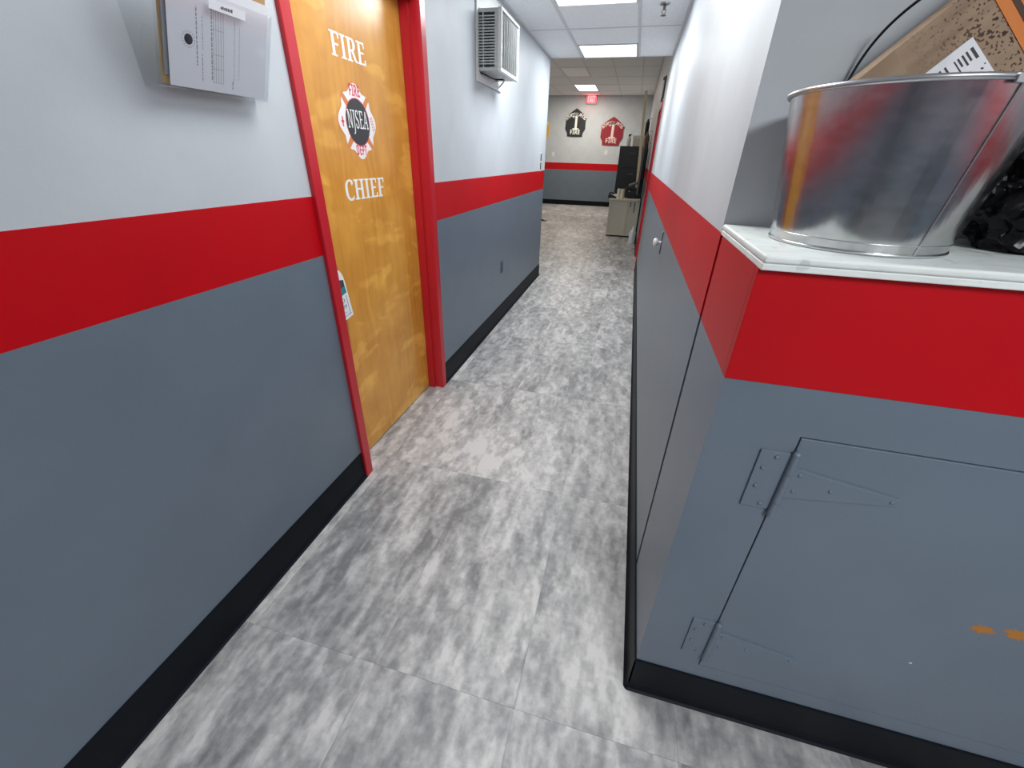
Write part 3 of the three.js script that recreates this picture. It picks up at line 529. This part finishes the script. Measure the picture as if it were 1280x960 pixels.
// ---------------------------------------------------------------- sprinkler
{
  const g = group('sprinkler_head', 'small metal fire sprinkler hanging from the corridor ceiling', 'sprinkler', [0.03, C, -4.02]);
  mesh('escutcheon', cyl(0.032, 0.038, 0.008, 24).translate(0, 0.0, 0), M.steel, g);
  mesh('body', [cyl(0.009, 0.011, 0.03).translate(0, -0.018, 0), tube([[0.011, -0.03, 0], [0.013, -0.045, 0], [0.0, -0.062, 0]], 0.0025, 12, 6), tube([[-0.011, -0.03, 0], [-0.013, -0.045, 0], [0.0, -0.062, 0]], 0.0025, 12, 6)], M.darkSteel, g);
  mesh('deflector', cyl(0.02, 0.02, 0.002, 20).translate(0, -0.064, 0), M.darkSteel, g);
}

// ---------------------------------------------------------------- far wall: shields and exit sign
function shield(label, x, y, w, h, mat, lm, rot) {
  const g = group('helmet_shield_sign', label, 'sign', [x, y, ZW + 0.004]); g.rotation.z = rot;
  const s = new THREE.Shape(); s.moveTo(0, h); s.quadraticCurveTo(w * 0.28, h * 0.86, w * 0.5, h * 0.66); s.lineTo(w * 0.465, h * 0.56); s.lineTo(w * 0.475, h * 0.27); s.lineTo(w * 0.37, h * 0.12); s.lineTo(w * 0.36, 0); s.quadraticCurveTo(0, -h * 0.02, -w * 0.36, 0); s.lineTo(-w * 0.37, h * 0.12); s.lineTo(-w * 0.475, h * 0.27); s.lineTo(-w * 0.465, h * 0.56); s.lineTo(-w * 0.5, h * 0.66); s.quadraticCurveTo(-w * 0.28, h * 0.86, 0, h);
  mesh('board', extr(s, 0.02, 0.004), mat, g);
  if (!lm) return;
  arcWord('MEADOWLANDS', fonts.sans, h * 0.088, h * 0.53, h * 0.20, 1.38, 0.006, lm, g, 0.024);
  word('1', fonts.serif, h * 0.42, w * 0.40, 0.006, lm, g, 'numeral', 0.024, 0, h * 0.455);
  word('FIRE', fonts.sans, h * 0.12, w * 0.5, 0.006, lm, g, 'letter', 0.024, 0, h * 0.13);
}
shield('black helmet-shield sign reading MEADOWLANDS 1 FIRE on the far wall', -2.12, 2.10, 0.68, 0.77, M.shieldBlack, M.letterWhite, -0.01);
shield('red helmet-shield sign reading MEADOWLANDS 1 FIRE on the far wall', -0.92, 1.87, 0.74, 0.78, M.shieldRed, M.letterPink, -0.02);
shield('yellow helmet-shield sign half hidden behind the corridor corner', -3.33, 1.92, 0.70, 0.78, M.shieldYellow, M.letterWhite, 0);
{
  const g = group('exit_sign', 'glowing red exit sign under the far ceiling', 'exit sign', [-1.675, 2.99, ZW + 0.005]);
  mesh('housing', box(-0.165, 0.165, 0, 0.215, 0, 0.045, 0.006), M.exitBody, g);
  mesh('face', box(-0.155, 0.155, 0.01, 0.205, 0.045, 0.05), new THREE.MeshStandardMaterial({ color: lin(0.5, 0.04, 0.05), roughness: 0.5, emissive: lin(1, 0.1, 0.12), emissiveIntensity: 0.62 }), g);
  const lt = new THREE.MeshStandardMaterial({ color: lin(0.8, 0.3, 0.3), roughness: 0.5, emissive: lin(1, 0.22, 0.24), emissiveIntensity: 0.8 });
  word('EXIT', fonts.sans, 0.12, 0.25, 0.002, lt, g, 'letter', 0.05, 0, 0.108);
  mesh('canopy', box(-0.05, 0.05, 0.215, 0.232, 0, 0.04), M.exitBody, g);
  const l = new THREE.PointLight(lin(1, 0.12, 0.14), 0.05); l.position.set(0, 0.1, 0.12); l.castShadow = true; g.add(l);
}

// ---------------------------------------------------------------- far right corner: desk, cabinet, coats
{
  const g = group('office_desk', 'beige metal desk standing end-on along the right wall', 'desk', [-0.115, 0, -9.6]);
  const w = 0.31, D = -1.5, H = 0.745;
  mesh('desk_top', box(-w - 0.01, w, H - 0.035, H, D, 0.012, 0.006), M.beige, g);
  mesh('end_panel', box(-w, 0.03, 0.06, H - 0.035, -0.05, -0.03), M.beige, g);
  mesh('bottom_rail', box(-w, w, 0.03, 0.075, -0.05, 0, 0.004), M.beige, g);
  mesh('leg_bar', box(0.02, 0.085, 0.075, H - 0.035, -0.05, 0.0, 0.004), M.beige, g);
  mesh('leg_bar', box(-w, -w + 0.03, 0.075, H - 0.035, -0.05, 0.0, 0.004), M.beige, g);
  mesh('pedestal', box(0.085, w, 0.075, H - 0.035, D + 0.05, -0.012, 0.004), M.beige, g);
  mesh('drawer_pull', [box(0.12, 0.135, 0.60, 0.70, -0.012, 0.004), box(0.2, 0.215, 0.5, 0.70, -0.012, 0.004)], M.blackMatte, g);
  mesh('back_panel', box(-w, -w + 0.02, 0.06, H - 0.035, D + 0.05, -0.05), M.beige, g);
  for (const [x, z] of [[-w + 0.03, -0.03], [w - 0.03, -0.03], [-w + 0.03, D + 0.08], [w - 0.03, D + 0.08]]) mesh('foot', cyl(0.018, 0.014, 0.03, 12).translate(x, 0.015, z), M.blackMatte, g);
}
{
  const top = 0.745, P = (n, l, c, x, z) => group(n, l, c, [x, top, z]);
  for (const [x, z, l, m] of [[-0.262, -9.72, 'pale tall canister on the beige desk beside the black phone', M.plasticWhite], [-0.185, -9.68, 'cream yellow tall canister on the beige desk', M.cream]]) {
    const g = P('canister', l, 'canister', x, z); mesh('can', new THREE.LatheGeometry([[0, 0], [0.034, 0], [0.036, 0.004], [0.036, 0.165], [0.033, 0.172], [0, 0.172]].map(p => new THREE.Vector2(...p)), 24), m, g); mesh('lid', cyl(0.033, 0.031, 0.016).translate(0, 0.18, 0), M.plasticWhite, g);
  }
  const t = P('telephone', 'small black telephone on the corner of the beige desk', 'telephone', -0.38, -9.74);
  mesh('phone_base', extr(poly([[-0.09, 0], [0.09, 0], [0.09, 0.02], [-0.06, 0.07], [-0.09, 0.06]]), 0.09, 0.003).translate(0, 0, -0.08), M.blackMatte, t);
  mesh('handset', tube([[-0.08, 0.075, -0.07], [-0.06, 0.1, -0.04], [-0.02, 0.1, -0.02], [0.02, 0.075, 0.0]], 0.014, 16, 8), M.blackMatte, t);
  const pr = P('printer', 'black printer on the beige desk in front of the black cabinet', 'printer', 0.04, -10.0);
  mesh('printer_body', box(-0.19, 0.15, 0, 0.16, -0.28, 0, 0.015), M.blackMatte, pr); mesh('printer_lid', box(-0.18, 0.14, 0.16, 0.2, -0.27, -0.03, 0.012), M.cabinetBlack, pr); mesh('button', cyl(0.012, 0.012, 0.01).rotateX(Math.PI / 2).translate(-0.1, 0.13, 0.003), M.plasticWhite, pr);
  mesh('output_tray', box(-0.15, 0.11, 0.02, 0.03, 0, 0.12, 0.003), M.blackMatte, pr);
}
{
  const g = group('filing_cabinet', 'tall glossy black cabinet against the right wall behind the desk', 'cabinet', [-0.105, 0, -11.2]);
  mesh('body', box(-0.31, 0.29, 0, 1.735, -0.6, 0, 0.006), M.cabinetBlack, g);
  for (let k = 0; k < 4; k++) { const d = mesh('drawer', box(-0.295, 0.275, 0.03 + k * 0.425, 0.44 + k * 0.425, 0, 0.014, 0.004), M.cabinetBlack, g); mesh('handle', box(-0.06, 0.06, 0.3 + k * 0.425, 0.325 + k * 0.425, 0.014, 0.03, 0.003), M.darkSteel, d); }
  const a = group('storage_carton', 'beige storage carton on top of the tall black cabinet', 'box', [0.02, 1.735, -11.45]);
  mesh('carton', box(-0.17, 0.15, 0, 0.2, -0.15, 0.12, 0.004), M.beige, a); mesh('lid', box(-0.178, 0.158, 0.15, 0.215, -0.158, 0.128, 0.004), M.plasticWhite, a); mesh('print', box(-0.02, 0.12, 0.03, 0.09, 0.12, 0.122), M.beige, a);
  const b = group('spray_bottle', 'white bottle with black cap on top of the tall black cabinet', 'bottle', [-0.24, 1.735, -11.4]);
  mesh('bottle', new THREE.LatheGeometry([[0, 0], [0.04, 0], [0.042, 0.01], [0.042, 0.15], [0.018, 0.185], [0.018, 0.2], [0, 0.2]].map(p => new THREE.Vector2(...p)), 24), M.plasticWhite, b); mesh('cap', [cyl(0.024, 0.022, 0.04).translate(0, 0.22, 0), box(-0.01, 0.045, 0.225, 0.245, -0.012, 0.012, 0.004)], M.blackMatte, b);
}
{
  const g = group('leaning_board', 'long narrow cream board leaning by the black cabinet', 'board', [0.10, 0.765, -10.62]);
  g.rotation.z = 0.062;
  mesh('plank', box(-0.03, 0.03, 0, 1.95, -0.02, 0.02, 0.004), M.cream, g);
}
function coat(label, z, ytop, len, wid, mat, seed, proud) {
  const g = group('hanging_coat', label, 'coat', [R, ytop, z]);
  mesh('hook_or_glint', [tube([[0, 0.02, 0], [-0.05, 0.015, 0], [-0.065, 0.035, 0]], 0.005, 14, 6), cyl(0.016, 0.016, 0.006).rotateZ(Math.PI / 2).translate(-0.003, 0.02, 0)], M.steel, g);
  const nu = 40, nv = 24, geo = new THREE.CylinderGeometry(1, 1, 1, nu, nv, false), p = geo.attributes.position;
  for (let i = 0; i < p.count; i++) { const a = Math.atan2(p.getZ(i), p.getX(i)), t = 0.5 - p.getY(i), rr = Math.hypot(p.getX(i), p.getZ(i)); const sh = sstep(0, 0.14, t); const f = 1 + 0.16 * Math.sin(a * 5 + seed + 2 * t) * t + 0.1 * Math.sin(a * 9 + seed * 2); const dx = (0.03 + proud * sh * (1 - 0.25 * t)) * f, dz = (0.05 + wid * sh * (1 + 0.12 * Math.sin(t * 6 + seed))) * f; p.setXYZ(i, -Math.max(0.004, 0.055 + proud * 0.55 - rr * Math.cos(a) * dx * -1 * 0.55), -t * len + 0.01, rr * Math.sin(a) * dz); }
  geo.computeVertexNormals(); mesh('cloth', geo, mat, g);
}
coat('black long coat hanging on the right wall above the desk', -9.2, 1.72, 0.85, 0.16, M.coatA, 1.3, 0.06);
coat('brown patterned coat hanging on the right wall past the black coat', -10.0, 1.95, 0.75, 0.18, M.coatB, 2.6, 0.06);
coat('navy jacket hanging highest on the right wall', -12.6, 2.35, 0.7, 0.2, M.coatC, 4.1, 0.06);
{
  const g = group('chair_armrest', 'rounded gray pad resting on top of the black printer', 'armrest', [0.0, 0.945, -10.05]);
  mesh('pad', new THREE.CapsuleGeometry(0.03, 0.13, 8, 16).rotateZ(Math.PI / 2 + 0.35).translate(0, 0.066, 0), M.grayFabric, g);
}
{
  const g = group('plastic_jug', 'white plastic jug on the floor at the foot of the desk', 'jug', [0.135, 0, -8.95]);
  mesh('jug_body', new THREE.LatheGeometry([[0, 0], [0.058, 0], [0.064, 0.01], [0.064, 0.19], [0.05, 0.23], [0.022, 0.26], [0.022, 0.285], [0, 0.285]].map(p => new THREE.Vector2(...p)), 28), M.plasticWhite, g);
  mesh('cap', cyl(0.026, 0.025, 0.025).translate(0, 0.297, 0), M.plasticWhite, g);
  mesh('grip', tube([[0, 0.25, 0.03], [0, 0.25, 0.075], [0, 0.18, 0.085], [0, 0.12, 0.062]], 0.009, 20, 8), M.plasticWhite, g);
}
{
  const g = group('door_wedge', 'small dark rubber wedge on the far room floor past the corner', 'door wedge', [-2.14, 0, -11.4]);
  mesh('wedge', extr(poly([[-0.09, 0], [0.09, 0], [-0.09, 0.055]]), 0.06, 0.002).translate(0, 0.002, 0), M.blackMatte, g);
}

renderer.render(scene, camera);
